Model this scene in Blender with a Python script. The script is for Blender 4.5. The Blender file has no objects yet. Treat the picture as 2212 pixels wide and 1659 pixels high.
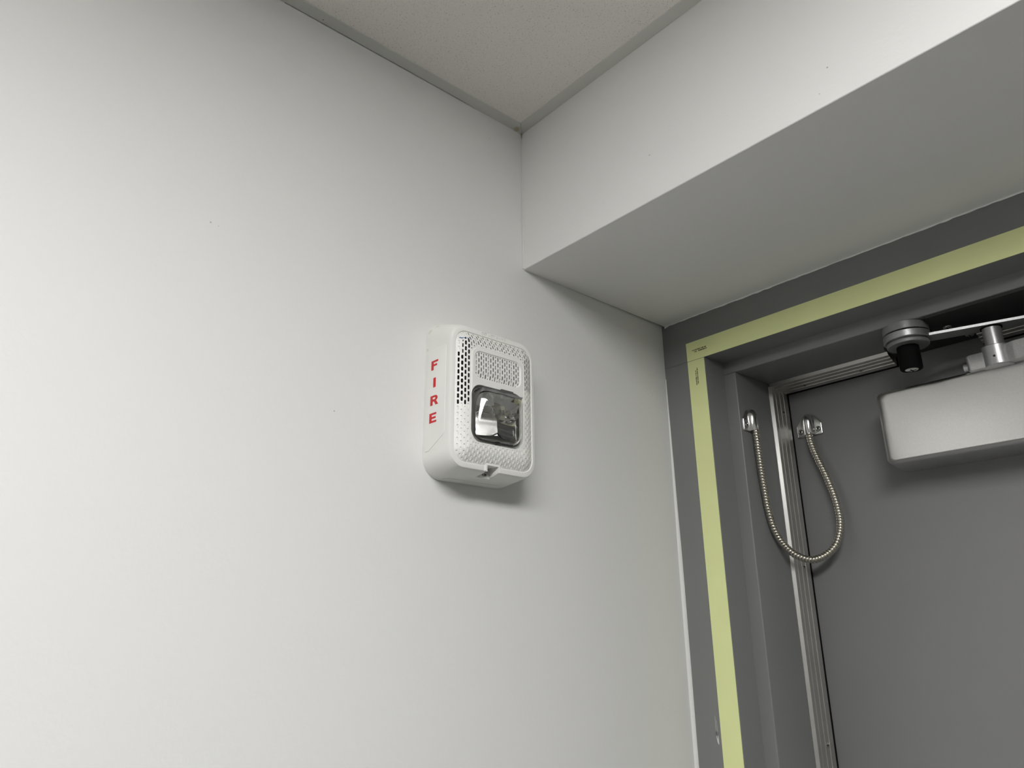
import bpy, bmesh, math, random
import numpy as np
from mathutils import Vector, Matrix

random.seed(7)
SC = bpy.context.scene
COL = SC.collection
Z0 = 2.14          # height of the recess soffit above the floor; all z below are relative to it
H = 0.1853         # ceiling grid above the soffit
D = 0.2576         # door frame face behind the upper wall
DS = 0.2986        # stop face
DD = 0.4058        # door face
RX, RY = 2.35, -3.0  # far right wall, wall behind the camera
FL = -Z0           # floor

# ---------------------------------------------------------------- camera
cam = bpy.data.cameras.new('camera')
camo = bpy.data.objects.new('camera', cam)
COL.objects.link(camo)
cam.sensor_fit = 'HORIZONTAL'
cam.sensor_width = 36.0
cam.lens = 1574.826 * 36.0 / 2212.0
cam.clip_start = 0.01
r_ = Vector((0.65221079, 0.75800583, -0.00694627))
u_ = Vector((0.24861158, -0.2052382, 0.94660951))
f_ = Vector((-0.71610989, 0.61911586, 0.3223076))
m = Matrix(((r_.x, u_.x, -f_.x), (r_.y, u_.y, -f_.y), (r_.z, u_.z, -f_.z))).to_4x4()
m.translation = Vector((0.55738835, -0.50047668, -0.39301382 + Z0))
camo.matrix_world = m
SC.camera = camo

# ---------------------------------------------------------------- world, lamps, exposure
w = bpy.data.worlds.new('world'); SC.world = w
w.use_nodes = True
w.node_tree.nodes['Background'].inputs[0].default_value = (0.9, 0.95, 1.0, 1)
w.node_tree.nodes['Background'].inputs[1].default_value = 0.02

SC.view_settings.view_transform = 'Standard'
SC.view_settings.look = 'None'
SC.view_settings.exposure = 0.0
SC.view_settings.gamma = 1.0
SC.view_settings.use_curve_mapping = False
SC.cycles.max_bounces = 12
SC.cycles.diffuse_bounces = 6
SC.cycles.glossy_bounces = 6
SC.cycles.transmission_bounces = 8
SC.cycles.caustics_reflective = False
SC.cycles.caustics_refractive = True
SC.cycles.use_denoising = True

# ---------------------------------------------------------------- materials
def mat(name, col, rough=0.5, metal=0.0, bump=None, noise=None, spec=0.5, coat=0.0, trans=0.0, ior=1.45):
    """principled material; bump=(scale, strength, distance), noise=(scale, amount) soft colour variation"""
    M = bpy.data.materials.new(name); M.use_nodes = True
    N = M.node_tree.nodes; L = M.node_tree.links
    b = N['Principled BSDF']
    b.inputs['Base Color'].default_value = (*col, 1)
    b.inputs['Roughness'].default_value = rough
    b.inputs['Metallic'].default_value = metal
    b.inputs['Specular IOR Level'].default_value = spec
    b.inputs['Coat Weight'].default_value = coat
    b.inputs['Transmission Weight'].default_value = trans
    b.inputs['IOR'].default_value = ior
    tc = N.new('ShaderNodeTexCoord')
    if noise:
        t = N.new('ShaderNodeTexNoise'); t.inputs['Scale'].default_value = noise[0]
        t.inputs['Detail'].default_value = 5
        L.new(tc.outputs['Object'], t.inputs['Vector'])
        mr = N.new('ShaderNodeMapRange')
        mr.inputs['From Min'].default_value = 0.3; mr.inputs['From Max'].default_value = 0.7
        mr.inputs['To Min'].default_value = 1 - noise[1]; mr.inputs['To Max'].default_value = 1 + noise[1]
        L.new(t.outputs['Fac'], mr.inputs['Value'])
        mx = N.new('ShaderNodeMix'); mx.data_type = 'RGBA'; mx.blend_type = 'MULTIPLY'
        mx.inputs['Factor'].default_value = 1.0
        mx.inputs['A'].default_value = (*col, 1)
        L.new(mr.outputs['Result'], mx.inputs['B'])
        L.new(mx.outputs['Result'], b.inputs['Base Color'])
    if bump:
        t = N.new('ShaderNodeTexNoise'); t.inputs['Scale'].default_value = bump[0]
        t.inputs['Detail'].default_value = 4
        L.new(tc.outputs['Object'], t.inputs['Vector'])
        bp = N.new('ShaderNodeBump'); bp.inputs['Strength'].default_value = bump[1]
        bp.inputs['Distance'].default_value = bump[2]
        L.new(t.outputs['Fac'], bp.inputs['Height'])
        L.new(bp.outputs['Normal'], b.inputs['Normal'])
    return M

def add_spots(M, spots):
    """small scuffs with a place of their own: (x, y, z, radius, colour) in object space"""
    N = M.node_tree.nodes; L = M.node_tree.links
    b = N['Principled BSDF']
    tc = N.new('ShaderNodeTexCoord')
    nz = N.new('ShaderNodeTexNoise'); nz.inputs['Scale'].default_value = 400
    L.new(tc.outputs['Object'], nz.inputs['Vector'])
    if b.inputs['Base Color'].links:
        cur = b.inputs['Base Color'].links[0].from_socket
    else:
        rgb = N.new('ShaderNodeRGB'); rgb.outputs[0].default_value = b.inputs['Base Color'].default_value
        cur = rgb.outputs[0]
    for (x, y, z, r, c) in spots:
        mp = N.new('ShaderNodeVectorMath'); mp.operation = 'DISTANCE'
        mp.inputs[1].default_value = (x, y, z)
        L.new(tc.outputs['Object'], mp.inputs[0])
        ad = N.new('ShaderNodeMath'); ad.operation = 'MULTIPLY_ADD'
        L.new(nz.outputs['Fac'], ad.inputs[0]); ad.inputs[1].default_value = r * 1.6
        L.new(mp.outputs['Value'], ad.inputs[2])
        mr = N.new('ShaderNodeMapRange')
        mr.inputs['From Min'].default_value = r * 1.25; mr.inputs['From Max'].default_value = r * 1.7
        mr.inputs['To Min'].default_value = 0.75; mr.inputs['To Max'].default_value = 0.0
        L.new(ad.outputs['Value'], mr.inputs['Value'])
        mx = N.new('ShaderNodeMix'); mx.data_type = 'RGBA'
        L.new(mr.outputs['Result'], mx.inputs['Factor'])
        L.new(cur, mx.inputs['A']); mx.inputs['B'].default_value = (*c, 1)
        cur = mx.outputs['Result']
    L.new(cur, b.inputs['Base Color'])

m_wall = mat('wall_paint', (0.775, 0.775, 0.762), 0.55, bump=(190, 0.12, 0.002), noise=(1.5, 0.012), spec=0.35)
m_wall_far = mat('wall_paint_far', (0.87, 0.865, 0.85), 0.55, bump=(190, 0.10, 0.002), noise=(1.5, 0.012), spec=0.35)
m_room = mat('room_wall_paint', (0.58, 0.58, 0.57), 0.6, noise=(2, 0.02))
m_floor = mat('floor_tile', (0.09, 0.09, 0.088), 0.35, noise=(9, 0.15))
m_grid = mat('grid_white_metal', (0.74, 0.74, 0.71), 0.45, noise=(12, 0.03))
m_void = mat('plenum_dark', (0.03, 0.03, 0.03), 0.9)
m_gray = mat('gray_frame_enamel', (0.215, 0.217, 0.216), 0.38, bump=(260, 0.05, 0.001), noise=(6, 0.03))
m_door = mat('gray_door_enamel', (0.235, 0.235, 0.234), 0.42, bump=(300, 0.06, 0.001), noise=(5, 0.03))
m_caulk = mat('white_caulk', (0.8, 0.8, 0.78), 0.5)
m_alu = mat('anodized_aluminium', (0.58, 0.57, 0.545), 0.36, metal=1.0, noise=(40, 0.05))
m_rubber = mat('black_rubber', (0.004, 0.004, 0.004), 0.75, spec=0.12)
m_steel = mat('screw_steel', (0.55, 0.55, 0.53), 0.3, metal=1.0)
m_dark = mat('screw_recess', (0.02, 0.02, 0.02), 0.7)
m_tape = mat('luminous_tape', (0.83, 0.875, 0.43), 0.45, noise=(30, 0.015))
m_ink = mat('print_ink', (0.03, 0.03, 0.02), 0.6)
m_silver = mat('silver_lacquer', (0.80, 0.795, 0.78), 0.29, metal=1.0, bump=(900, 0.04, 0.0005), noise=(900, 0.03))
m_arm = mat('silver_arm_lacquer', (0.45, 0.45, 0.45), 0.36, metal=0.75, bump=(700, 0.12, 0.0006), noise=(600, 0.08))
m_disc = mat('gray_knuckle_enamel', (0.27, 0.27, 0.27), 0.42, metal=0.35, bump=(160, 0.15, 0.001), noise=(120, 0.08))
m_bracket_shade = mat('dark_bracket_and_shade', (0.035, 0.035, 0.035), 0.45, metal=0.4)  # bracket steel, reused as painted shade along the head soffit
m_zinc = mat('nickel_plated_zinc', (0.72, 0.72, 0.70), 0.16, metal=1.0, noise=(60, 0.04))
m_conduit = mat('stainless_conduit', (0.60, 0.57, 0.49), 0.22, metal=1.0)
m_white = mat('alarm_white_plastic', (0.83, 0.83, 0.80), 0.38, noise=(30, 0.015))
m_grille = mat('alarm_grille_plastic', (0.83, 0.83, 0.80), 0.40)
m_red = mat('red_lettering', (0.62, 0.018, 0.022), 0.4)
m_hole = mat('grille_hole_dark', (0.006, 0.006, 0.006), 0.9)
m_chrome = mat('reflector_chrome', (0.80, 0.80, 0.80), 0.10, metal=1.0)
m_lens = mat('clear_polycarbonate', (0.96, 0.96, 0.95), 0.02, trans=1.0, ior=1.50)
m_pen = mat('blue_pen_ink', (0.10, 0.17, 0.34), 0.5)
m_chip = mat('bare_primer', (0.70, 0.70, 0.68), 0.5)

# acoustic tile: fissured face, many small pits
m_tile = bpy.data.materials.new('acoustic_tile'); m_tile.use_nodes = True
N = m_tile.node_tree.nodes; L = m_tile.node_tree.links; b = N['Principled BSDF']
b.inputs['Roughness'].default_value = 0.9
tc = N.new('ShaderNodeTexCoord')
mp = N.new('ShaderNodeMapping'); mp.inputs['Scale'].default_value = (1.0, 0.6, 1.0)
L.new(tc.outputs['Object'], mp.inputs['Vector'])
n1 = N.new('ShaderNodeTexNoise'); n1.inputs['Scale'].default_value = 1000; n1.inputs['Detail'].default_value = 3
L.new(mp.outputs['Vector'], n1.inputs['Vector'])
r1 = N.new('ShaderNodeMapRange'); r1.inputs['From Min'].default_value = 0.60; r1.inputs['From Max'].default_value = 0.70
L.new(n1.outputs['Fac'], r1.inputs['Value'])
n2 = N.new('ShaderNodeTexNoise'); n2.inputs['Scale'].default_value = 3
L.new(tc.outputs['Object'], n2.inputs['Vector'])
r2 = N.new('ShaderNodeMix'); r2.data_type = 'RGBA'
L.new(n2.outputs['Fac'], r2.inputs['Factor'])
r2.inputs['A'].default_value = (0.84, 0.815, 0.76, 1); r2.inputs['B'].default_value = (0.87, 0.85, 0.80, 1)
mx = N.new('ShaderNodeMix'); mx.data_type = 'RGBA'
L.new(r1.outputs['Result'], mx.inputs['Factor'])
L.new(r2.outputs['Result'], mx.inputs['A']); mx.inputs['B'].default_value = (0.55, 0.52, 0.46, 1)
L.new(mx.outputs['Result'], b.inputs['Base Color'])
n3 = N.new('ShaderNodeTexNoise'); n3.inputs['Scale'].default_value = 260; n3.inputs['Detail'].default_value = 4
L.new(tc.outputs['Object'], n3.inputs['Vector'])
bp = N.new('ShaderNodeBump'); bp.inputs['Strength'].default_value = 0.35; bp.inputs['Distance'].default_value = 0.002
L.new(n3.outputs['Fac'], bp.inputs['Height']); L.new(bp.outputs['Normal'], b.inputs['Normal'])

# marks on the two painted walls (object space = world space minus nothing: the walls sit at the origin)
g_ = (0.33, 0.32, 0.30)
add_spots(m_wall, [(0, -0.3446, Z0 - 0.0724, 0.0009, g_), (0, -0.3380, Z0 - 0.0735, 0.0007, g_),
                   (0, -0.2220, Z0 - 0.2110, 0.0008, g_), (0, -0.0502, Z0 + 0.1558, 0.0008, g_)])
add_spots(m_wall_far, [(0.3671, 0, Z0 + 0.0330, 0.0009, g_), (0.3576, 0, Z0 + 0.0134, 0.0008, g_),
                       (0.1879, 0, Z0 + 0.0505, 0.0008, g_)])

# ---------------------------------------------------------------- mesh helpers
def empty(name, loc, label=None, cat=None, kind=None, group=None):
    o = bpy.data.objects.new(name, None); COL.objects.link(o)
    o.empty_display_size = 0.05
    o.location = (loc[0], loc[1], loc[2] + Z0)
    tag(o, label, cat, kind, group)
    return o

def tag(o, label=None, cat=None, kind=None, group=None):
    if label: o['label'] = label
    if cat: o['category'] = cat
    if kind: o['kind'] = kind
    if group: o['group'] = group
    return o

def base_of(p):
    v = Vector((0, 0, 0))
    while p is not None:
        v += Vector(p.location); p = p.parent
    return v

def obj(name, V, F, material, parent=None, smooth=35, recalc=True):
    """link one mesh object; vertices in scene coordinates with z relative to the soffit"""
    me = bpy.data.meshes.new(name)
    off = base_of(parent)
    me.from_pydata([(v[0] - off.x, v[1] - off.y, v[2] + Z0 - off.z) for v in V], [], F)
    if recalc:
        bm = bmesh.new(); bm.from_mesh(me)
        bmesh.ops.recalc_face_normals(bm, faces=bm.faces)
        bm.to_mesh(me); bm.free()
    if isinstance(material, (list, tuple)):
        for x in material: me.materials.append(x)
    else:
        me.materials.append(material)
    if smooth:
        for p in me.polygons: p.use_smooth = True
        me.set_sharp_from_angle(angle=math.radians(smooth))
    me.update()
    o = bpy.data.objects.new(name, me); COL.objects.link(o)
    if parent is not None: o.parent = parent
    return o

class MB:
    """collects shapes into one mesh"""
    def __init__(s): s.V = []; s.F = []
    def add(s, V, F):
        k = len(s.V); s.V += [tuple(v) for v in V]; s.F += [tuple(i + k for i in f) for f in F]; return s
    def box(s, x0, x1, y0, y1, z0, z1):
        V = [(x, y, z) for x in (x0, x1) for y in (y0, y1) for z in (z0, z1)]
        return s.add(V, [(0, 1, 3, 2), (4, 6, 7, 5), (0, 4, 5, 1), (2, 3, 7, 6), (0, 2, 6, 4), (1, 5, 7, 3)])
    def loft(s, rings, close=True, cap0=True, cap1=True):
        n = len(rings[0]); V = [p for r in rings for p in r]; F = []
        for i in range(len(rings) - 1):
            for j in range(n if close else n - 1):
                a = i * n + j; b2 = i * n + (j + 1) % n
                F.append((a, b2, b2 + n, a + n))
        if cap0: F.append(tuple(range(n))[::-1])
        if cap1: F.append(tuple(range((len(rings) - 1) * n, len(rings) * n)))
        return s.add(V, F)
    def build(s, name, material, parent=None, smooth=35): return obj(name, s.V, s.F, material, parent, smooth)

def fillet(poly, radii, n=5):
    """round the corners of a 2D polygon"""
    out = []
    k = len(poly)
    for i in range(k):
        p = Vector(poly[i]); a = Vector(poly[i - 1]); c = Vector(poly[(i + 1) % k])
        r = radii[i] if isinstance(radii, (list, tuple)) else radii
        if r <= 0: out.append(tuple(p)); continue
        d1 = (a - p).normalized(); d2 = (c - p).normalized()
        ang = math.acos(max(-1, min(1, d1.dot(d2))))
        t = r / math.tan(ang / 2)
        ctr = p + (d1 + d2).normalized() * (r / math.sin(ang / 2))
        p1 = p + d1 * t - ctr; p2 = p + d2 * t - ctr
        a1 = math.atan2(p1.y, p1.x); a2 = math.atan2(p2.y, p2.x)
        da = (a2 - a1 + math.pi) % (2 * math.pi) - math.pi
        for j in range(n + 1):
            th = a1 + da * j / n
            out.append((ctr.x + r * math.cos(th), ctr.y + r * math.sin(th)))
    return out

def rrect(cx, cy, hx, hy, r, n=8):
    return fillet([(cx - hx, cy - hy), (cx + hx, cy - hy), (cx + hx, cy + hy), (cx - hx, cy + hy)], r, n)

def frame3(axis):
    a = Vector(axis).normalized()
    t = Vector((0, 0, 1)) if abs(a.z) < 0.9 else Vector((1, 0, 0))
    u = a.cross(t).normalized(); v = a.cross(u)
    return a, u, v

def lathe(profile, origin, axis, n=32):
    """profile: list of (radius, height along the axis)"""
    a, u, v = frame3(axis); o = Vector(origin)
    rings = [[o + a * h + (u * math.cos(2 * math.pi * j / n) + v * math.sin(2 * math.pi * j / n)) * max(r, 1e-5)
              for j in range(n)] for r, h in profile]
    mb = MB(); mb.loft(rings); return mb

def tube_rings(path, radius, n):
    rings = []; prev = None
    for i, p in enumerate(path):
        p = Vector(p)
        d = (Vector(path[min(i + 1, len(path) - 1)]) - Vector(path[max(i - 1, 0)])).normalized()
        if prev is None:
            _, u, v = frame3(d)
        else:
            u = (prev - d * prev.dot(d)).normalized(); v = d.cross(u)
        prev = u
        r = radius[i] if isinstance(radius, (list, tuple)) else radius
        rings.append([p + (u * math.cos(2 * math.pi * j / n) + v * math.sin(2 * math.pi * j / n)) * r for j in range(n)])
    return rings

def screw(name, c, nrm, r, parent, material=None, cross=True, h=None):
    """pan head screw with a recessed cross"""
    h = h or r * 0.45
    a, u, v = frame3(nrm)
    mb = lathe([(r, 0), (r, h * 0.35), (r * 0.85, h * 0.75), (r * 0.5, h * 0.97), (0, h)], c, nrm, 18)
    s = mb.build(name, material or m_steel, parent, 60)
    if cross:
        x = MB(); o = Vector(c) + a * h * 0.86
        for (p, q) in ((u, v), (v, u)):
            P = []
            for e in (-1, 1):
                for (s1, s2) in ((-1, -1), (1, -1), (1, 1), (-1, 1)):
                    P.append(o + p * (s1 * r * 0.62) + q * (s2 * r * 0.13) + a * (h * 0.16 * e))
            x.loft([P[:4], P[4:]])
        x.build('cross_recess', m_dark, s, 0)
    return s

# ---------------------------------------------------------------- the room
# left wall: straight, drifting a few millimetres out of line inside the recess
ys = [RY, -1.5, -0.6] + [D * i / 10 for i in range(-1, 11)] + [0.47]
P = [(-0.005 * max(0, y / D) ** 2 if y < 0.3 else -0.005, y) for y in ys]
mb = MB()
n = len(P)
V = [(x, y, FL) for x, y in P] + [(x, y, H + 0.12) for x, y in P] + [(-0.1, y, FL) for x, y in P] + [(-0.1, y, H + 0.12) for x, y in P]
F = [(i, i + 1, n + i + 1, n + i) for i in range(n - 1)] + [(2 * n + i, 3 * n + i, 3 * n + i + 1, 2 * n + i + 1) for i in range(n - 1)]
F += [(n + i, n + i + 1, 3 * n + i + 1, 3 * n + i) for i in range(n - 1)] + [(0, n, 3 * n, 2 * n), (n - 1, 3 * n - 1, 4 * n - 1, 2 * n - 1)]
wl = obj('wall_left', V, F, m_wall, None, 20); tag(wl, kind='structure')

mb = MB()   # upper wall above the door recess
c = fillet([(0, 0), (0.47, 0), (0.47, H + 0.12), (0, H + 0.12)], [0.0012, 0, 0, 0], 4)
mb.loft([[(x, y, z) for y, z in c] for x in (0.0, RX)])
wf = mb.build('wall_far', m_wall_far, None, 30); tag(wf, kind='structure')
mb = MB().box(1.14, RX, 0.0, 0.47, FL, 0.0)
o = mb.build('wall_recess', m_room, None, 0); tag(o, kind='structure')
o = MB().box(RX, RX + 0.1, RY, 0.47, FL, H + 0.12).build('wall_right', m_room, None, 0); tag(o, kind='structure')
o = MB().box(-0.1, RX + 0.1, RY - 0.1, RY, FL, H + 0.12).build('wall_near', m_room, None, 0); tag(o, kind='structure')
o = MB().box(-0.1, RX + 0.1, RY - 0.1, 0.47, FL - 0.1, FL).build('floor', m_floor, None, 0); tag(o, kind='structure')

# ceiling: plenum slab, tees, tiles
ce = MB().box(-0.1, RX + 0.1, RY - 0.1, 0.47, H + 0.12, H + 0.16).build('ceiling', m_void, None, 0); tag(ce, kind='structure')
WF = 0.0146
TX = [0.0, 0.688, 1.032, RX]      # bays
TY = [0.0, -0.318, -1.432, RY]
for i in range(3):
    for j in range(3):
        if i == 1 and j == 1: continue      # the light fixture's bay
        x0 = TX[i] + (0.003 if i == 0 else 0.013); x1 = TX[i + 1] - 0.003
        y0 = TY[j + 1] + 0.003; y1 = TY[j] - (0.003 if j == 0 else 0.013)
        V = [(x, y, z) for z in (H + 0.0009, H + 0.016) for x, y in rrect((x0 + x1) / 2, (y0 + y1) / 2, (x1 - x0) / 2, (y1 - y0) / 2, 0.0015, 3)]
        k = len(V) // 2
        mb = MB(); mb.loft([V[:k], V[k:]]); mb.build('ceiling_tile', m_tile, ce, 30)
for x in TX[1:3]:
    MB().box(x - 0.012, x + 0.012, RY, 0.0, H, H + 0.0008).box(x - 0.001, x + 0.001, RY, 0.0, H, H + 0.03).build('ceiling_tee', m_grid, ce, 0)
for y in TY[1:3]:
    MB().box(0.0, RX, y - 0.012, y + 0.012, H + 0.0001, H + 0.0007).box(0, RX, y - 0.001, y + 0.001, H, H + 0.03).build('ceiling_tee', m_grid, ce, 0)

# recessed linear troffer in the ceiling, above and behind the camera
LX, LY0, LY1 = 0.86, -1.42, -0.33
LAMP = 26.0
m_diff = bpy.data.materials.new('lit_diffuser'); m_diff.use_nodes = True
_b = m_diff.node_tree.nodes['Principled BSDF']
_b.inputs['Base Color'].default_value = (0.9, 0.9, 0.88, 1)
_b.inputs['Emission Color'].default_value = (1.0, 0.995, 0.985, 1)
_b.inputs['Emission Strength'].default_value = LAMP
cl = empty('ceiling_light', (LX, (LY0 + LY1) / 2, H), 'long white recessed ceiling light with a glowing flat diffuser, behind the camera', 'ceiling light')
c = rrect(LX, (LY0 + LY1) / 2, 0.142, (LY1 - LY0) / 2 - 0.012, 0.004, 3)
mb = MB(); mb.loft([[(x, y, z) for x, y in c] for z in (H + 0.004, H - 0.010)]); mb.build('diffuser', m_diff, cl, 40)
ro = rrect(LX, (LY0 + LY1) / 2, 0.160, (LY1 - LY0) / 2, 0.004, 3); ri = rrect(LX, (LY0 + LY1) / 2, 0.143, (LY1 - LY0) / 2 - 0.011, 0.004, 3)
mb = MB(); mb.loft([[(x, y, H + 0.05) for x, y in ro], [(x, y, H - 0.002) for x, y in ro], [(x, y, H - 0.004) for x, y in ri], [(x, y, H + 0.03) for x, y in ri]], cap0=True, cap1=False)
mb.build('housing', m_grid, cl, 40)

# wall angles carrying the tiles; the left one has sprung off the wall away from the corner
m_angle = mat('wall_angle_enamel', (0.66, 0.66, 0.62), 0.45, noise=(14, 0.03))
add_spots(m_angle, [(0.004, -0.012, H + Z0, 0.006, (0.42, 0.36, 0.22)), (0.006, -0.356, H + Z0, 0.0022, (0.16, 0.15, 0.13)),
                    (0.0055, -0.268, H + Z0, 0.0011, (0.12, 0.11, 0.10))])
def angle_left():
    yv = [RY, -1.2, -0.5, -0.10, -0.078, -0.076, -0.04, -0.0003]
    ga = [0.0013, 0.0013, 0.0013, 0.0012, 0.0010, 0.0001, 0.0, 0.0]
    pr = []
    for y, g in zip(yv, ga):
        pr.append([(g, y, H), (WF - 0.0006, y, H), (WF, y, H + 0.0004), (WF, y, H + 0.0009), (g + 0.0006, y, H + 0.0009), (g + 0.0006, y, H + 0.022), (g, y, H + 0.022)])
    inner = (1, 2, 3)
    pr[-1] = [(x, (-WF + 0.0002 if k in inner else -0.0003), z) for k, (x, y, z) in enumerate(pr[-1])]
    mb = MB(); mb.loft(pr); return mb
o = angle_left().build('trim_1', m_angle, None, 25); tag(o, kind='structure')
pr = []
for x in (0.0004, 0.1, 0.5, RX):
    pr.append([(x, -0.0002, H), (x, -WF + 0.0006, H), (x, -WF, H + 0.0004), (x, -WF, H + 0.0009), (x, -0.0006, H + 0.0009), (x, -0.0006, H + 0.022), (x, -0.0002, H + 0.022)])
pr[0] = [((WF + 0.0002 if k in (1, 2, 3) else 0.0005), y, z) for k, (x, y, z) in enumerate(pr[0])]
mb = MB(); mb.loft(pr)
o = mb.build('trim_2', m_angle, None, 25); tag(o, kind='structure')
# torn paint curl hanging at the corner below the two angles
mb = MB(); mb.loft(tube_rings([(0.0010, -0.0010, H), (0.0011, -0.0011, H - 0.002), (0.0006, -0.0007, H - 0.004), (0.0008, -0.0006, H - 0.007)], [0.0009, 0.0007, 0.0005, 0.0002], 6))
mb.build('paint_curl', mat('dirty_caulk', (0.40, 0.36, 0.27), 0.7, noise=(300, 0.3)), wl)
# bead of paint in the corner between left and far wall
mb = MB(); mb.loft(tube_rings([(0.0006, -0.0006, 0.001), (0.0007, -0.0007, 0.06), (0.0005, -0.0005, 0.12), (0.0003, -0.0003, 0.176)], [0.0011, 0.0011, 0.0009, 0.0006], 8))
mb.build('corner_bead', m_wall, wl)

# ---------------------------------------------------------------- door 1: frame, leaf, gaskets
dr = empty('door_1', (0.55, DD, FL), kind='structure')
fr = empty('door_frame', (0.0, D, FL)); fr.location = Vector((0.0, D, 0)) - Vector((0.55, DD, 0)); fr.parent = dr
A = 0.0574; B = 0.0741
cA = fillet([(-0.006, D), (A, D), (A, 0.46), (-0.006, 0.46)], [0, 0.0016, 0, 0], 4)
cB = fillet([(0.03, DS), (B, DS), (B, 0.4035), (0.03, 0.4035)], [0, 0.0016, 0.0005, 0], 4)
mb = MB()
mb.loft([[(x, y, z) for x, y in cA] for z in (FL, -0.0605)])
mb.loft([[(x, y, z) for x, y in cB] for z in (FL, -0.0769)])
mb.build('jamb', m_gray, fr, 30)
mb = MB()
mb.loft([[(2 * 0.5925 - x, y, z) for x, y in cA] for z in (FL, -0.0605)])
mb.loft([[(2 * 0.5925 - x, y, z) for x, y in cB] for z in (FL, -0.0769)])
mb.build('jamb', m_gray, fr, 30)
hA = fillet([(D, 0.0), (D, -0.0605), (0.46, -0.0605), (0.46, 0.0)], [0, 0.0016, 0, 0], 4)
hB = fillet([(DS, -0.03), (DS, -0.0765), (0.4035, -0.0765), (0.4035, -0.03)], [0, 0.0018, 0.0005, 0], 4)
mb = MB()
mb.loft([[(x, y, z) for y, z in hA] for x in (-0.006, 1.19)])
mb.loft([[(x, y, z) for y, z in hB] for x in (0.0573, 1.13)])
mb.build('head', m_gray, fr, 30)
# ragged paint line where the soffit meets the head
pts = []
mb = MB()
xs = np.linspace(0.0, 1.13, 160)
top = [(x, D - 0.0006, 0.0005) for x in xs]
mid = [(x, D - 0.0007, -0.0010 - 0.0012 * random.random() - (0.002 if x < 0.004 else 0)) for x in xs]
bk = [(x, D + 0.0010, -0.0010) for x in xs]
mb.loft([top, mid, bk], close=False, cap0=False, cap1=False)
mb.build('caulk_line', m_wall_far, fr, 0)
# white caulk showing beside the jamb, widening downwards
mb = MB(); rings = []
for i in range(40):
    z = -0.075 + (FL + 0.3 + 0.075) * (i / 39) ** 1.6
    t = min(1, max(0, (-z - 0.07) / 0.25))
    wd = 0.0004 + 0.0030 * t + 0.0003 * random.random()
    rings.append([(-0.0052, D - 0.0004, z), (-0.0052, D - 0.0030 * t - 0.0006, z), (-0.0050 + wd * 0.6, D - 0.0020 * t - 0.0006, z), (-0.0050 + wd, D - 0.0004, z), (-0.0050 + wd, D + 0.001, z)])
mb.loft(rings); mb.build('caulk_bead', m_caulk, fr, 50)
# scraped paint: two faint drags ending in a bare hook
m_scuff = mat('scuffed_enamel', (0.40, 0.40, 0.395), 0.5)
def chip(c, mt):
    mb = MB(); mb.loft([[(x, D + 0.0002, z) for x, z in c], [(x, D - 0.00022, z) for x, z in c]])
    mb.build('paint_chip', mt, fr, 0)
chip([(0.02535, -0.4840), (0.02605, -0.4838), (0.02600, -0.4900), (0.02590, -0.4960), (0.02610, -0.5040), (0.02545, -0.5040), (0.02520, -0.4960), (0.02530, -0.4900)], m_scuff)
chip([(0.02680, -0.4880), (0.02740, -0.4880), (0.02775, -0.4960), (0.02800, -0.5040), (0.02740, -0.5040), (0.02710, -0.4960)], m_scuff)
chip([(0.02540, -0.4995), (0.02585, -0.4990), (0.02620, -0.5060), (0.02690, -0.5085), (0.02730, -0.5070), (0.02745, -0.5000), (0.02790, -0.5000), (0.02815, -0.5070), (0.02810, -0.5125), (0.02755, -0.5130), (0.02640, -0.5105), (0.02560, -0.5065)], m_chip)

# door leaf
lf = fillet([(0.066, DD), (1.119, DD), (1.119, 0.4500), (0.066, 0.4500)], 0.001, 3)
mb = MB(); mb.loft([[(x, y, z) for x, y in lf] for z in (FL + 0.008, -0.066)])
mb.build('door_leaf', m_door, dr, 30)

# gasket: bevelled aluminium carrier with ribs and a black bulb at the door
def slope_profile(y0, y1):
    """low bevelled front edge, then a face rising to the door with three beads"""
    P = [(-0.0003, 0.3766), (0.0004, 0.3767), (0.0038, y0)]
    n = np.array([-(0.0124 - 0.0038), (y1 - y0)]); n = np.array([n[1], n[0]]) / np.linalg.norm(n)   # (dh, dy) outward
    at = lambda t, k: (0.0038 + 0.0086 * t + n[0] * k, y0 + (y1 - y0) * t + n[1] * k)
    for c in (0.23, 0.50, 0.76):
        P += [at(c - 0.050, 0), at(c - 0.030, 0.0008), at(c + 0.006, 0.0008), at(c + 0.034, 0)]
    return P + [at(1.0, 0), (0.0120, y1 + 0.0002), (-0.0003, y1 + 0.0002)]
prof = slope_profile(0.3796, 0.4016)
prof_h = slope_profile(0.3794, 0.4004)
seal = [(0.001, 0.4018), (0.0128, 0.4018), (0.0132, 0.4040), (0.0124, 0.40575), (0.001, 0.40575)]
seal_h = [(0.001, 0.4007), (0.0128, 0.4007), (0.0132, 0.4040), (0.0124, 0.40575), (0.001, 0.40575)]
def gasket_v(sign, x0):
    mb = MB(); mb.loft([[(x0 + sign * h, y, z) for h, y in prof] for z in (FL + 0.01, -0.0800)])
    g = mb.build('gasket', m_alu, dr, 25)
    mb = MB(); mb.loft([[(x0 + sign * h, y, z) for h, y in seal] for z in (FL + 0.01, -0.080)])
    mb.build('rubber_seal', m_rubber, g, 25)
    return g
gv = gasket_v(1, B)
gasket_v(-1, 2 * 0.5925 - B)
for z in (-0.1155, -0.3174, -0.5207):
    screw('screw', (B + 0.0086, 0.3925, z), (0.92, -0.39, 0), 0.0028, gv, cross=True)
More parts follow.
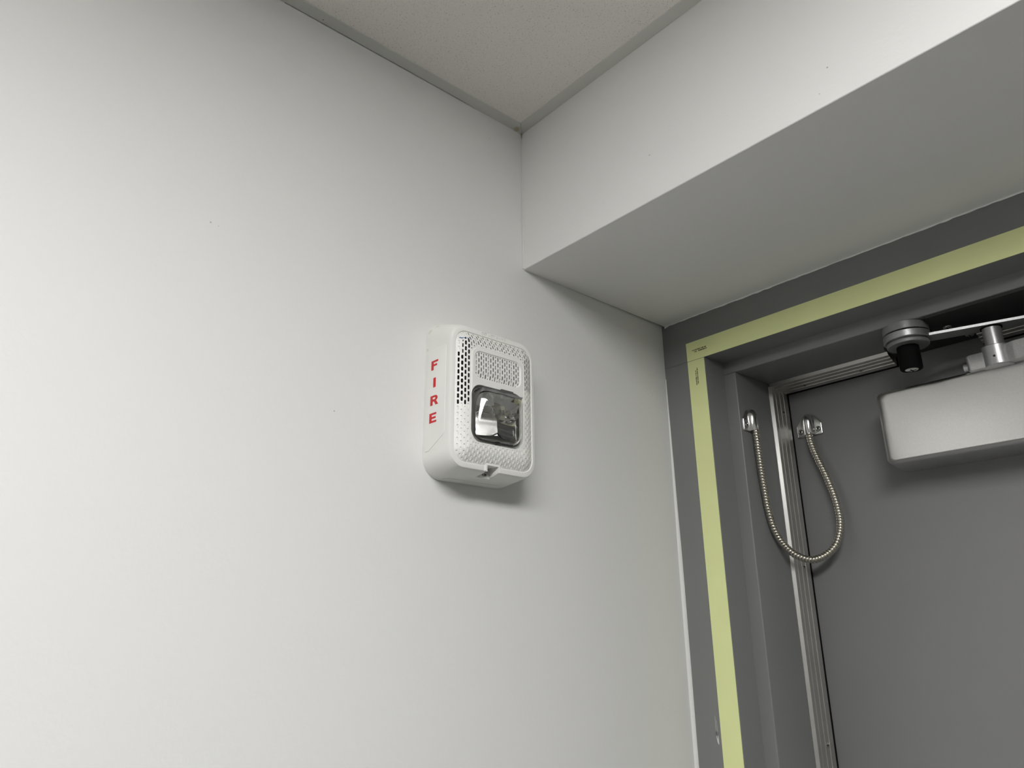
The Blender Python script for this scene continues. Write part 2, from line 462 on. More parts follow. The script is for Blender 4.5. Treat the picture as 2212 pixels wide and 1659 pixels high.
def gasket_h(x0, x1):
    mb = MB(); mb.loft([[(x, y, -0.0765 - h) for h, y in prof_h] for x in (x0, x1)])
    g = mb.build('gasket', m_alu, dr, 25)
    mb = MB(); mb.loft([[(x, y, -0.0765 - h) for h, y in seal_h] for x in (x0, x1)])
    mb.build('rubber_seal', m_rubber, g, 25)
    return g
gh = gasket_h(0.0750, 0.233)
gasket_h(0.327, 1.11)
for x in (0.1184, 0.1928):
    screw('screw', (x, 0.3920, -0.0853), (0, -0.39, -0.92), 0.0028, gh)

# ---------------------------------------------------------------- luminous tape on the frame face
def tape(name, x0, x1, z0, z1, label):
    c = rrect((x0 + x1) / 2, (z0 + z1) / 2, (x1 - x0) / 2, (z1 - z0) / 2, 0.0004, 2)
    mb = MB(); mb.loft([[(x, D - 0.00002, z) for x, z in c], [(x, D - 0.0004, z) for x, z in c]])
    o = mb.build(name, m_tape, None, 0)
    return tag(o, label, 'tape', group='luminous tape strips on the door frame')
t1 = tape('marking_tape', 0.0318, 1.10, -0.0605, -0.0352, 'pale yellow green luminous tape strip running across the top of the gray door frame')
t2 = tape('marking_tape', 0.0318, 0.0572, FL + 0.05, -0.0611, 'pale yellow green luminous tape strip running down the left side of the gray door frame')

def fine_print(parent, o, du, dv, lines):
    """two lines of tiny illegible print, du along the line, dv across"""
    mb = MB(); o = Vector(o); du = Vector(du); dv = Vector(dv); nrm = Vector((0, -1, 0))
    for (s, e, v) in lines:
        t = s
        while t < e:
            wd = random.uniform(0.0006, 0.0011)
            if random.random() < 0.13: t += 0.0007; continue
            hh = random.uniform(0.0013, 0.0016)
            kind = random.choice('OEI')
            a = t; c2 = t + wd
            parts = [(a, a + 0.00042, 0, hh)]
            if kind == 'E': parts += [(a, c2, 0, 0.00042), (a, c2, hh - 0.00042, hh)]
            if kind == 'O': parts += [(c2 - 0.00042, c2, 0, hh), (a, c2, 0, 0.00042), (a, c2, hh - 0.00042, hh)]
            for (p0, p1, q0, q1) in parts:
                R0 = [o + du * p + dv * (v + q) + nrm * 0.00002 for p, q in ((p0, q0), (p1, q0), (p1, q1), (p0, q1))]
                R1 = [p + nrm * 0.0001 for p in R0]
                mb.loft([R0, R1])
            t += wd + 0.00022
    q = mb.build('fine_print', m_ink, parent, 0); tag(q, kind='stuff'); return q
yt = D - 0.0004
fine_print(t1, (0.0405, yt, -0.0487), (1, 0, 0), (0, 0, 1), [(0.0, 0.0212, 0.0006), (0.0032, 0.0216, -0.0018)])
fine_print(t2, (0.0448, yt, -0.0715), (0, 0, -1), (1, 0, 0), [(0.0, 0.0225, 0.0000), (0.0040, 0.0226, -0.0024)])

# ---------------------------------------------------------------- door closer
dc = empty('door_closer', (0.37, DD, -0.175), 'silver overhead door closer box with its jointed arm, at the top of the gray door', 'door closer')
# cover: slight draft, rounded towards the front
def cover_ring(y, ins, r):
    x0, x1, zt, zb = 0.2155 + ins, 0.535 - ins, -0.1305 - ins * 0.46, -0.2178 + ins * 0.24
    return [(x, y, z) for x, z in rrect((x0 + x1) / 2, (zt + zb) / 2, (x1 - x0) / 2, (zt - zb) / 2, r, 8)]
rings = [cover_ring(DD - 0.0004, 0.0, 0.006), cover_ring(0.3720, 0.003, 0.0065), cover_ring(0.3580, 0.0046, 0.007)]
for k in range(1, 11):
    a = k / 10 * math.pi / 2
    rings.append(cover_ring(0.3580 - 0.0150 * math.sin(a), 0.0046 + 0.0140 * (1 - math.cos(a)), 0.007))
mb = MB(); mb.loft(rings); mb.build('cover', m_silver, dc, 40)

# soffit shoe; plate stretched along the soffit to the right as painted shade
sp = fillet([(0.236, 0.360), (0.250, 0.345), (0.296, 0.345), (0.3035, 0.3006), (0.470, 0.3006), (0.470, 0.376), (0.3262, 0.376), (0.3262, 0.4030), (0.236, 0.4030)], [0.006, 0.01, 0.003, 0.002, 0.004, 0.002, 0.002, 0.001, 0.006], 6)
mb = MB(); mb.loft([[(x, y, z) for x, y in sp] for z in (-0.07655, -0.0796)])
shoe = mb.build('shoe_and_shade_plate', m_bracket_shade, dc, 30)
for (x, y, rr) in ((0.312, 0.343, 0.0045), (0.310, 0.365, 0.004), (0.320, 0.385, 0.0045), (0.262, 0.372, 0.0048), (0.250, 0.388, 0.004)):
    screw('bolt', (x, y, -0.0796), (0, 0, -1), rr, shoe, m_steel)
AX = (0.2785, 0.316)
lathe([(0.0, -0.0822), (0.0205, -0.0822), (0.0228, -0.0780), (0.0232, -0.0770), (0.0232, -0.0848), (0.0226, -0.0853), (0.0, -0.0853)][2:], (AX[0], AX[1], 0), (0, 0, 1), 56).build('knuckle_disc', m_disc, dc, 30)
lathe([(0.0215, -0.0853), (0.0215, -0.0866)], (AX[0], AX[1], 0), (0, 0, 1), 40).build('washer', m_rubber, dc, 30)
# forearm: disc end and flat bar in one casting
dirv = Vector((0.951, 0.309, 0)); side = Vector((-0.309, 0.951, 0))
def bar_pt(t, s): return (AX[0] + dirv.x * t + side.x * s, AX[1] + dirv.y * t + side.y * s)
out = []
for k in range(61):       # disc part
    a = math.radians(24) + (2 * math.pi - 2 * math.radians(24)) * k / 60
    out.append(bar_pt(0.0236 * math.cos(a), 0.0236 * math.sin(a)))
barp = [bar_pt(0.0, -0.0098), bar_pt(0.26, -0.0098), bar_pt(0.26, 0.0108), bar_pt(0.0, 0.0108)]
mb = MB()
mb.loft([[(x, y, z) for x, y in [bar_pt(0.0236 * r * math.cos(2 * math.pi * k / 56), 0.0236 * r * math.sin(2 * math.pi * k / 56)) for k in range(56)]]
         for r, z in ((0.97, -0.0866), (1.0, -0.0872), (1.0, -0.0938), (0.97, -0.0944))])
mb.loft([[(x, y, z) for x, y in barp] for z in (-0.0912, -0.0940)])
mb.build('forearm', m_arm, dc, 30)
lathe([(0.0190, -0.0944), (0.0190, -0.0957), (0.0208, -0.0959), (0.0210, -0.0966), (0.0210, -0.0990), (0.0204, -0.0997), (0.0, -0.0998)], (AX[0], AX[1], 0), (0, 0, 1), 56).build('knuckle_cap', m_disc, dc, 30)
st = lathe([(0.0110, -0.0997), (0.0112, -0.1015), (0.0112, -0.1245), (0.0105, -0.1258), (0.0, -0.1260)], (AX[0] - 0.001, AX[1], 0), (0, 0, 1), 40).build('stop_bumper', m_rubber, dc, 30)
screw('screw', (AX[0] - 0.001, AX[1], -0.1258), (0, 0, -1), 0.0068, st, m_steel, h=0.0012)
# post joining forearm to main arm
PX, PY = 0.352, 0.342
lathe([(0.0088, -0.0940), (0.0088, -0.1165), (0.0080, -0.1172)], (PX, PY, 0), (0, 0, 1), 40).build('post', m_arm, dc, 30)
lathe([(0.0102, -0.0942), (0.0102, -0.0951), (0.0088, -0.0953)], (PX, PY, 0), (0, 0, 1), 40).build('post_collar', m_rubber, dc, 30)
mb = lathe([(0.0134, -0.1160), (0.0138, -0.1166), (0.0138, -0.1370), (0.0132, -0.1378), (0.006, -0.1379), (0.0, -0.1379)], (PX, PY, 0), (0, 0, 1), 48)
blk = fillet([(0.3245, 0.3330), (0.352, 0.3330), (0.352, 0.3535), (0.3245, 0.3535)], [0.004, 0, 0, 0.004], 5)
mb.loft([[(x, y, z) for x, y in fillet([(0.3255, 0.3335), (0.352, 0.3335), (0.352, 0.3530), (0.3255, 0.3530)], [0.004, 0, 0, 0.004], 5)] for z in (-0.1205,)] +
        [[(x, y, z) for x, y in blk] for z in (-0.1215, -0.1362)] +
        [[(x, y, z) for x, y in fillet([(0.3255, 0.3335), (0.352, 0.3335), (0.352, 0.3530), (0.3255, 0.3530)], [0.004, 0, 0, 0.004], 5)] for z in (-0.1372,)])
ar = fillet([(0.352, 0.3325), (0.3625, 0.3325), (0.3700, 0.3290), (0.58, 0.3180), (0.58, 0.3420), (0.3700, 0.3560), (0.352, 0.3560)], [0, 0.006, 0.008, 0, 0, 0.006, 0], 6)
mb.loft([[(x, y, z) for x, y in ar] for z in (-0.1180, -0.1370)])
ma = mb.build('main_arm', m_arm, dc, 30)
lathe([(0.0012, 0), (0.0012, 0.0006)], (PX + 0.0005, PY - 0.0136, -0.1290), (0.10, -1, 0), 14).build('pin_hole', m_dark, ma, 30)
lathe([(0.0070, 0), (0.0070, 0.0022), (0.0050, 0.0026), (0.0050, 0.0070), (0.0, 0.0072)], (0.3255, 0.3480, -0.1290), (-1, 0, 0), 24).build('clamp_bolt', m_arm, ma, 30)
lathe([(0.010, -0.1340), (0.010, -0.1384)], (PX - 0.002, 0.3700, 0), (0, 0, 1), 32).build('spindle_washer', m_arm, dc, 30)

# ---------------------------------------------------------------- armoured door loop
PATH = [(0.0812, 0.3200, -0.1520), (0.0812, 0.3204, -0.1620), (0.0812, 0.3207, -0.1704), (0.0812, 0.3213, -0.1848), (0.0808, 0.3227, -0.2041), (0.0800, 0.3264, -0.2279),
        (0.0795, 0.3293, -0.2466), (0.0798, 0.3332, -0.2630), (0.0804, 0.3389, -0.2770), (0.0826, 0.3467, -0.2897),
        (0.0882, 0.3543, -0.3008), (0.0953, 0.3606, -0.3077), (0.1052, 0.3686, -0.3118), (0.1141, 0.3744, -0.3104),
        (0.1236, 0.3790, -0.3053), (0.1324, 0.3828, -0.2962), (0.1371, 0.3866, -0.2836), (0.1386, 0.3904, -0.2701),
        (0.1379, 0.3924, -0.2563), (0.1355, 0.3932, -0.2385), (0.1312, 0.3940, -0.2212), (0.1260, 0.3948, -0.2035),
        (0.1206, 0.3955, -0.1887), (0.1160, 0.3961, -0.1740), (0.1133, 0.3966, -0.1623), (0.1121, 0.3968, -0.1500)]

def resample(P, step):
    """Catmull-Rom through the points, evenly spaced"""
    P = [np.array(p) for p in P]; P = [2 * P[0] - P[1]] + P + [2 * P[-1] - P[-2]]
    out = []
    for i in range(1, len(P) - 2):
        for k in range(40):
            t = k / 40
            out.append(0.5 * (2 * P[i] + (P[i + 1] - P[i - 1]) * t + (2 * P[i - 1] - 5 * P[i] + 4 * P[i + 1] - P[i + 2]) * t * t + (3 * P[i] - P[i - 1] - 3 * P[i + 1] + P[i + 2]) * t ** 3))
    out.append(P[-2]); out = np.array(out)
    d = np.concatenate([[0], np.cumsum(np.linalg.norm(np.diff(out, axis=0), axis=1))])
    n = int(d[-1] / step); q = np.linspace(0, d[-1], n + 1)
    return [tuple(np.interp(x, d, out[:, k]) for k in range(3)) for x in q], q

dl = empty('door_loop', (0.092, 0.36, -0.155), 'flexible steel conduit loop hanging from nickel end caps between door frame and door', 'door loop')
pts, ss = resample(PATH, 0.00042)
PITCH, NS = 0.0036, 20
rings = tube_rings(pts, 0.0044, NS)
R2 = []
for i, rg in enumerate(rings):
    c = Vector(pts[i]); q = []
    for j, p in enumerate(rg):
        ph = (ss[i] / PITCH + j / NS) % 1.0
        # interlocked strip: round crown, narrow groove
        k = 1.04 - 0.17 * math.exp(-((min(ph, 1 - ph)) / 0.13) ** 2) - 0.05 * (2 * abs(ph - 0.5)) ** 2
        q.append(c + (p - c) * k)
    R2.append(q)
mb = MB(); mb.loft(R2); mb.build('conduit', m_conduit, dl, 60)

def end_cap(o, ux, n, name):
    """o: middle of the hump's lower edge on the surface; ux: along the surface; n: off the surface"""
    o = Vector(o); ux = Vector(ux); n = Vector(n); uz = Vector((0, 0, 1))
    W = lambda a, b, c: o + ux * a + uz * b + n * c
    RH, HL = 0.0069, 0.0290
    # ears
    ear = fillet([(-0.0174, -0.0005), (0.0174, -0.0005), (0.0174, 0.0150), (0.0070, 0.0278), (-0.0070, 0.0278), (-0.0174, 0.0150)], [0.001, 0.001, 0.003, 0.006, 0.006, 0.003], 5)
    cx, cz = 0.0, 0.012
    sh = lambda f: [((a - cx) * f + cx, (b - cz) * f + cz) for a, b in ear]
    mb = MB()
    mb.loft([[W(a, b, 0) for a, b in ear], [W(a, b, 0.0016) for a, b in ear], [W(a, b, 0.0024) for a, b in sh(0.965)], [W(a, b, 0.0026) for a, b in sh(0.93)]])
    plate = mb.build('end_cap', m_zinc, dl, 40)
    if name: plate['label'] = name
    # hump: flanged barrel with a rounded top
    mb = MB(); rings = []
    def arch(r, b):
        P = [W(-r * 1.35, b, 0.0015), W(-r * 1.12, b, 0.0026)]
        for k in range(17):
            th = math.pi - math.pi * k / 16
            P.append(W(r * math.cos(th), b, 0.0035 + max(0.0, r * 1.02 * math.sin(th))))
        return P + [W(r * 1.12, b, 0.0026), W(r * 1.35, b, 0.0015)]
    rings.append(arch(RH * 0.97, 0.0)); rings.append(arch(RH, 0.0006))
    rings.append(arch(RH, 0.0180))
    for k in range(1, 10):
        a = k / 9 * math.pi / 2
        rings.append(arch(RH * max(0.03, math.cos(a)), 0.0180 + (HL - 0.0180) * math.sin(a)))
    mb.loft(rings); mb.build('barrel', m_zinc, plate, 50)
    for sx in (-1, 1):
        c = W(sx * 0.0120, 0.0068, 0.0026)
        lathe([(0.0036, -0.0002), (0.0036, 0.00012), (0.0031, 0.00014)], c, n, 24).build('screw_seat', m_dark, plate, 0)
        s = lathe([(0.0031, 0.0), (0.0030, 0.0005), (0.0024, 0.0009), (0, 0.0010)], c, n, 20).build('screw', m_steel, plate, 60)
        mb = MB(); c2 = c + n * 0.00085
        for rot in (35, 125):
            p = ux * math.cos(math.radians(rot)) + uz * math.sin(math.radians(rot)); q = n.cross(p)
            P = []
            for e in (-1, 1):
                P.append([c2 + p * (a * 0.0021) + q * (b2 * 0.00042) + n * (0.0003 * e) for a, b2 in ((-1, -1), (1, -1), (1, 1), (-1, 1))])
            mb.loft(P)
        mb.build('cross_recess', m_dark, plate, 0)
    # dark mouth under the barrel
    lathe([(0.0050, 0), (0.0050, 0.0008)], W(0, -0.0001, 0.0056), (0, 0, 1), 20).build('mouth', m_dark, plate, 0)
end_cap((B, 0.3198, -0.1530), (0, 1, 0), (1, 0, 0), 'nickel end cap screwed to the frame')
end_cap((0.1102, DD, -0.1512), (1, 0, 0), (0, -1, 0), 'nickel end cap screwed to the door')

# ---------------------------------------------------------------- fire alarm on the left wall
fa = empty('fire_alarm', (0, -0.076, -0.184), 'white wall fire alarm with perforated grille, clear strobe lens and red FIRE lettering', 'fire alarm')
CU, CV = -0.0760, -0.1835
WFR = 0.0405            # front plane of the bezel
HU, HV, RO = 0.0520, 0.0690, 0.0170
def P3(u, v, w): return (w, u, v)
# housing shell: rounded box with a little draft, open towards the grille
def hr(u0, u1, v0, v1, r, w): return [P3(a, b, w) for a, b in rrect((u0 + u1) / 2, (v0 + v1) / 2, (u1 - u0) / 2, (v1 - v0) / 2, r, 12)]
uL, uR, vB, vT = CU - HU, CU + HU, CV - HV, CV + HV
rings = [hr(uL - 0.0016, uR + 0.0016, vB - 0.0052, vT + 0.0150, 0.0200, 0.0002),
         hr(uL - 0.0016, uR + 0.0016, vB - 0.0052, vT + 0.0148, 0.0200, 0.0016),
         hr(uL - 0.0014, uR + 0.0014, vB - 0.0044, vT + 0.0125, 0.0195, 0.0100),
         hr(uL - 0.0004, uR + 0.0004, vB - 0.0010, vT + 0.0028, 0.0175, WFR - 0.0040),
         hr(uL, uR, vB, vT + 0.0008, 0.0170, WFR - 0.0012),
         hr(uL + 0.0005, uR - 0.0005, vB + 0.0005, vT - 0.0005, 0.0166, WFR - 0.0003),
         hr(uL + 0.0012, uR - 0.0012, vB + 0.0012, vT - 0.0012, 0.0160, WFR),
         hr(uL + 0.0040, uR - 0.0040, vB + 0.0048, vT - 0.0046, 0.0136, WFR + 0.0004),
         hr(uL + 0.0044, uR - 0.0044, vB + 0.0052, vT - 0.0050, 0.0132, WFR + 0.0001),
         hr(uL + 0.0045, uR - 0.0045, vB + 0.0053, vT - 0.0051, 0.0131, WFR - 0.0120)]
mb = MB(); mb.loft(rings)
m_shell = mat('alarm_housing_plastic', (0.83, 0.83, 0.80), 0.38, noise=(30, 0.015))
add_spots(m_shell, [(w0, u0 + 0.076, v0 + 0.184, r0, (0.70, 0.655, 0.53)) for w0, u0, v0, r0 in
                    ((0.004, -0.1275, -0.1130, 0.0035), (0.010, -0.1240, -0.1080, 0.0030), (0.003, -0.1290, -0.1320, 0.0022), (0.016, -0.1180, -0.1060, 0.0016), (0.0385, -0.1225, -0.1195, 0.0010))])
shell = mb.build('housing', m_shell, fa, 30)

# notch at the bottom edge with its screw: cut from the shell by a boolean, then lined
nu = -0.0785
mb = MB(); c = [(-0.0072, -0.2600), (0.0072, -0.2600), (0.0072, -0.2462), (-0.0072, -0.2462)]
mb.loft([[P3(nu + a, b, w) for a, b in c] for w in (0.0270, 0.0600)])
cut = mb.build('cutter', m_white, None, 0)
bo = shell.modifiers.new('cut', 'BOOLEAN'); bo.object = cut; bo.operation = 'DIFFERENCE'; bo.solver = 'EXACT'
bpy.context.view_layer.update()
me2 = bpy.data.meshes.new_from_object(shell.evaluated_get(bpy.context.evaluated_depsgraph_get()))
shell.modifiers.clear(); old = shell.data; shell.data = me2
bpy.data.objects.remove(cut)
for p in me2.polygons: p.use_smooth = True
me2.set_sharp_from_angle(angle=math.radians(30))
mb = MB()      # raised lip round the notch and its floor
lip = [(-0.0088, -0.2520), (-0.0088, -0.2446), (0.0088, -0.2446), (0.0088, -0.2520), (0.0067, -0.2526), (0.0067, -0.2467), (-0.0067, -0.2467), (-0.0067, -0.2526)]
mb.loft([[P3(nu + a, b, w) for a, b in lip] for w in (0.0280, 0.0416)])
mb.loft([[P3(nu + a, b, w) for a, b in [(-0.0074, -0.2560), (0.0074, -0.2560), (0.0074, -0.2446), (-0.0074, -0.2446)]] for w in (0.0255, 0.0272)])
mb.build('notch_lip', m_white, fa, 0)
sc = lathe([(0.0030, -0.001), (0.0030, 0.0018), (0.0024, 0.0026), (0.0010, 0.0026), (0.0009, 0.0018), (0, 0.0018)], P3(nu + 0.0008, -0.2508, 0.0278), (0.55, -0.1, -0.8), 20)
sc = sc.build('screw', mat('dull_screw', (0.35, 0.34, 0.31), 0.4, metal=0.8), fa, 40)
lathe([(0.0012, 0), (0.0012, 0.0003)], Vector(P3(nu + 0.0008, -0.2508, 0.0278)) + Vector((0.55, -0.1, -0.8)).normalized() * 0.0024, (0.55, -0.1, -0.8), 12).build('socket', m_dark, sc, 0)

# raised panel on the left flank and on the underside
mb = MB()
c = fillet([(0.0040, -0.1350), (0.0330, -0.1340), (0.0330, -0.2215), (0.0095, -0.2345), (0.0040, -0.2345)], [0.001, 0.003, 0.004, 0.004, 0.001], 4)
yf = lambda w: uL - 0.0016 + 0.0012 * max(0, (w - 0.0016)) / 0.035
mb.loft([[(w, yf(w) + 0.0004, v) for w, v in c], [(w, yf(w) - 0.00025, v) for w, v in c],
         [((w - 0.018) * 0.975 + 0.018, yf(w) - 0.0005, (v + 0.185) * 0.993 - 0.185) for w, v in c]])
mb.build('side_panel', m_white, fa, 30)
mb = MB()
c = fillet([(0.0030, -0.1150), (0.0110, -0.1085), (0.0110, -0.0480), (0.0030, -0.0400)], 0.003, 4)
zf = lambda w: vB - 0.0052 + 0.0042 * max(0, (w - 0.0016)) / 0.035
mb.loft([[(w, u, zf(w) + 0.0006) for w, u in c], [(w, u, zf(w) - 0.0006) for w, u in c]])
mb.build('bottom_rib', m_white, fa, 30)

# red letters on the left flank, drawn as outlines
def poly_letter(ch):
    t = 0.27
    if ch == 'F': return [[(0, 0), (t, 0), (t, .40), (.66, .40), (.66, .60), (t, .60), (t, .79), (.78, .79), (.78, 1), (0, 1)]]
    if ch == 'I': return [[(.22, 0), (.50, 0), (.50, 1), (.22, 1)]]
    if ch == 'E': return [[(0, 0), (.80, 0), (.80, .21), (t, .21), (t, .40), (.72, .40), (.72, .60), (t, .60), (t, .79), (.78, .79), (.78, 1), (0, 1)]]
    if ch == 'R':
        arc = [(.52 + .30 * math.cos(a), .705 + .295 * math.sin(a)) for a in np.linspace(math.pi / 2, -math.pi / 2, 12)]
        inn = [(.48 + .10 * math.cos(a), .70 + .10 * math.sin(a)) for a in np.linspace(-math.pi / 2, math.pi / 2, 8)]
        # outline with a slit running to the counter
        return [[(0, 0), (t, 0), (t, .36), (.42, .38), (.60, 0), (.90, 0), (.66, .44)] + arc[::-1][2:] + [(0, 1), (0, .70), (t, .70), (t, .80)] + inn[::-1] + [(t, .60), (t, .69), (0, .69)]]
def letter(ch, w0, v0, wd, ht):
    mb = MB()
    for poly in poly_letter(ch):
        Q = [(w0 + a * wd, v0 + b * ht) for a, b in poly]
        mb.loft([[(w, yf(w) - 0.0004, v) for w, v in Q], [(w, yf(w) - 0.00062, v) for w, v in Q]])
    o = mb.build('letter', m_red, fa, 0); o['label'] = 'red letter ' + ch
for ch, w0, v0 in (('F', 0.0108, -0.1560), ('I', 0.0116, -0.1737), ('R', 0.0108, -0.1913), ('E', 0.0100, -0.2083)):
    letter(ch, w0, v0, 0.0135, 0.0095)

# raised words on the top of the bezel
fc = bpy.data.curves.new('words', 'FONT'); fc.body = 'DO NOT PAINT'; fc.size = 0.0043; fc.align_x = 'CENTER'; fc.extrude = 0.00022; fc.offset = 0.00003
fo = bpy.data.objects.new('words', fc); COL.objects.link(fo); bpy.context.view_layer.update()
tm = bpy.data.meshes.new_from_object(fo.evaluated_get(bpy.context.evaluated_depsgraph_get()))
bpy.data.objects.remove(fo)
V = [P3(-0.0775 + v.co.x, -0.1178 + v.co.y * 0.93, WFR + 0.00038 + v.co.z) for v in tm.vertices]
obj('raised_lettering', V, [tuple(p.vertices) for p in tm.polygons], m_white, fa, 30)

# perforated front: height field with moulded slots
ST = 0.00020
gu = np.arange(uL + 0.0030, uR - 0.0030, ST); gv_ = np.arange(vB + 0.0036, vT - 0.0034, ST)
U, Vv = np.meshgrid(gu, gv_, indexing='ij')
def sd_rr(u, v, cu, cv, hu, hv, r):
    qx = np.abs(u - cu) - hu + r; qy = np.abs(v - cv) - hv + r
    return np.minimum(np.maximum(qx, qy), 0) + np.hypot(np.maximum(qx, 0), np.maximum(qy, 0)) - r
def sst(a, b, x):
    t = np.clip((x - a) / (b - a), 0, 1); return t * t * (3 - 2 * t)
IU, IV = HU - 0.0045, HV - 0.0052
dout = -sd_rr(U, Vv, CU, CV, IU, IV, 0.0131)              # distance inside the bezel
t = np.clip(dout / 0.0165, 0, 1)
dome = WFR - 0.0006 + 0.0072 * (1 - (1 - t) ** 1.75)
PU, PV0, PV1 = 0.0325, -0.2278, -0.1352                    # middle panel
PCU = -0.0768
dp = sd_rr(U, Vv, PCU, (PV0 + PV1) / 2, PU, (PV1 - PV0) / 2, 0.0095)
Wd = dome.copy()
Wd -= 0.0005 * np.exp(-(dp / 0.00030) ** 2) * (Vv > -0.200)          # seam round the panel
# small speaker field: bevelled frame, sunk and falling back at the foot
MC, MH = (-0.1525), 0.0135
dm = sd_rr(U, Vv, PCU, MC, 0.0290, MH, 0.0075)
Wd += np.where(dp < 0, 0.0004 * sst(0, -0.0008, dp), 0)
Wd -= 0.0009 * sst(0.0002, -0.0008, dm)
foot = sst(-0.158, -0.1665, Vv) * sst(0.0, -0.001, dm)
Wd -= 0.0016 * foot
# lens pocket
LU, LV, LHU, LHV = -0.0768, -0.2000, 0.0305, 0.0262
dl_ = sd_rr(U, Vv, LU, -0.2005, 0.0318, 0.0274, 0.0110)
Wd -= 0.0050 * sst(0.0004, -0.0010, dl_)
# slots on a staggered lattice
CP, RP, SL = 0.00292, 0.00590, 0.0040
up_ = (Vv > -0.1660) & (U > PCU - PU)
SW = np.where(up_, 0.00112, 0.00145)
k = np.round((U - PCU) / CP); du = U - PCU - k * CP
off = np.where(np.mod(k, 2) == 0, 0.0, RP / 2)
j = np.round((Vv - CV - off) / RP); dv = Vv - CV - off - j * RP
cap = np.hypot(du, np.maximum(np.abs(dv) - (SL - SW) / 2, 0)) - SW / 2
band = (dout > 0.0012) & (dp > 0.0018)
mini = (dm < -0.0012) & (Vv > -0.1655)
slot = (cap < 0) & (band | mini)
side = np.where(U < PCU, -1, 1)
# the left columns are open at the top, moulded shut below
ncol = np.round((U - (PCU - PU)) / CP)
vc = CV + off + j * RP
colidx = np.abs(k)
open_ = slot & band & (U < PCU - PU - 0.0004) & (vc < np.where(dout < 0.0062, -0.1445, -0.1270)) & (vc > -0.1935)
Wd = Wd - np.where(slot, np.where(up_, 0.0036, np.where(U > PCU + PU, 0.0014, 0.0009)) * sst(0, -0.0002, cap), 0)
Wd = np.where(open_, Wd - 0.0040, Wd)
nu_, nv_ = U.shape
V = np.stack([Wd.ravel(), U.ravel(), Vv.ravel()], 1)
idx = np.arange(nu_ * nv_).reshape(nu_, nv_)
keep = (dout[:-1, :-1] > -0.0012)
notch = (np.abs(U - nu) < 0.0080) & (Vv < -0.2446)
keep &= ~notch[:-1, :-1]
Q = np.stack([idx[:-1, :-1], idx[1:, :-1], idx[1:, 1:], idx[:-1, 1:]], -1)[keep]
mv = np.where(open_, 2, np.where(slot & up_ & (cap < -0.00010), 1, 0))
mi = np.maximum(np.maximum(mv[:-1, :-1], mv[1:, :-1]), np.maximum(mv[1:, 1:], mv[:-1, 1:]))[keep].astype(np.int32)
used = np.unique(Q); remap = np.zeros(nu_ * nv_, np.int64); remap[used] = np.arange(len(used))
Q = remap[Q]; V = V[used]
off3 = base_of(fa)
V = V + np.array([0 - off3.x, 0 - off3.y, Z0 - off3.z])
me = bpy.data.meshes.new('grille')
me.vertices.add(len(V)); me.vertices.foreach_set('co', V.astype(np.float32).ravel())
me.loops.add(Q.size); me.loops.foreach_set('vertex_index', Q.astype(np.int32).ravel())
me.polygons.add(len(Q)); me.polygons.foreach_set('loop_start', np.arange(0, Q.size, 4, dtype=np.int32))
me.polygons.foreach_set('material_index', mi)
me.materials.append(m_grille); me.materials.append(mat('grille_slot_gray', (0.22, 0.22, 0.205), 0.8)); me.materials.append(m_hole)  # mid gray on floors and walls of the upper slots
me.update(calc_edges=True); me.validate()
me.polygons.foreach_set('use_smooth', np.ones(len(me.polygons), dtype=bool))
me.set_sharp_from_angle(angle=math.radians(50))
go = bpy.data.objects.new('grille', me); COL.objects.link(go); go.parent = fa
if me.polygons[0].normal.x < 0: me.flip_normals()

# strobe: reflector, tube and clear barrel-shaped lens
WB = WFR + 0.0018       # pocket floor
mb = MB()
mb.loft([[P3(a, b, w) for a, b in rrect(LU, -0.2005, 0.0275, 0.0240, 0.009, 8)] for w in (WB - 0.0010, WB + 0.0004)])
mb.build('strobe_base', mat('strobe_base_gray', (0.25, 0.25, 0.24), 0.4), fa, 30)
rf = []
nuv = 26
UR_ = -0.0838
def refl(u, v):
    """dark trough above, below it a bright ridge with a steep left and a long right face"""
    if v > -0.1985:
        a = (v + 0.1985) / 0.0215
        return WB + min(0.0012 + 0.0105 * a ** 1.7 + 0.002 * abs(math.sin((u - LU) * 140)) * a, 0.0125)
    a = (-0.1985 - v) / 0.0225
    h = 0.0012 + 0.0098 * (1 - (UR_ - u) / (UR_ - LU + 0.0262)) if u < UR_ else 0.0110 - 0.0090 * ((u - UR_) / 0.0310) ** 0.8
    return WB + max(0.0008, min(h * (0.55 + 0.45 * min(1, a * 3)) + 0.003 * max(0, a - 0.6), 0.0125))
def patch(name, u0, u1, nu2, v0, v1, nv2, m, sm):
    us = np.linspace(u0, u1, nu2); vs = np.linspace(v0, v1, nv2); nb = len(vs)
    V = [P3(u, v, refl(u, v)) for u in us for v in vs]
    F = [(i * nb + q, (i + 1) * nb + q, (i + 1) * nb + q + 1, i * nb + q + 1) for i in range(nu2 - 1) for q in range(nb - 1)]
    return obj(name, V, F, m, fa, sm)
patch('reflector', LU - 0.0250, LU + 0.0250, 24, -0.19845, -0.1775, 12, m_chrome, 25)
m_chrome2 = mat('satin_reflector', (0.50, 0.50, 0.49), 0.30, metal=1.0)
patch('reflector', LU - 0.0250, UR_, 8, -0.2212, -0.19855, 14, m_chrome2, 40)
patch('reflector', UR_, LU + 0.0250, 10, -0.2212, -0.19855, 14, m_chrome, 40)
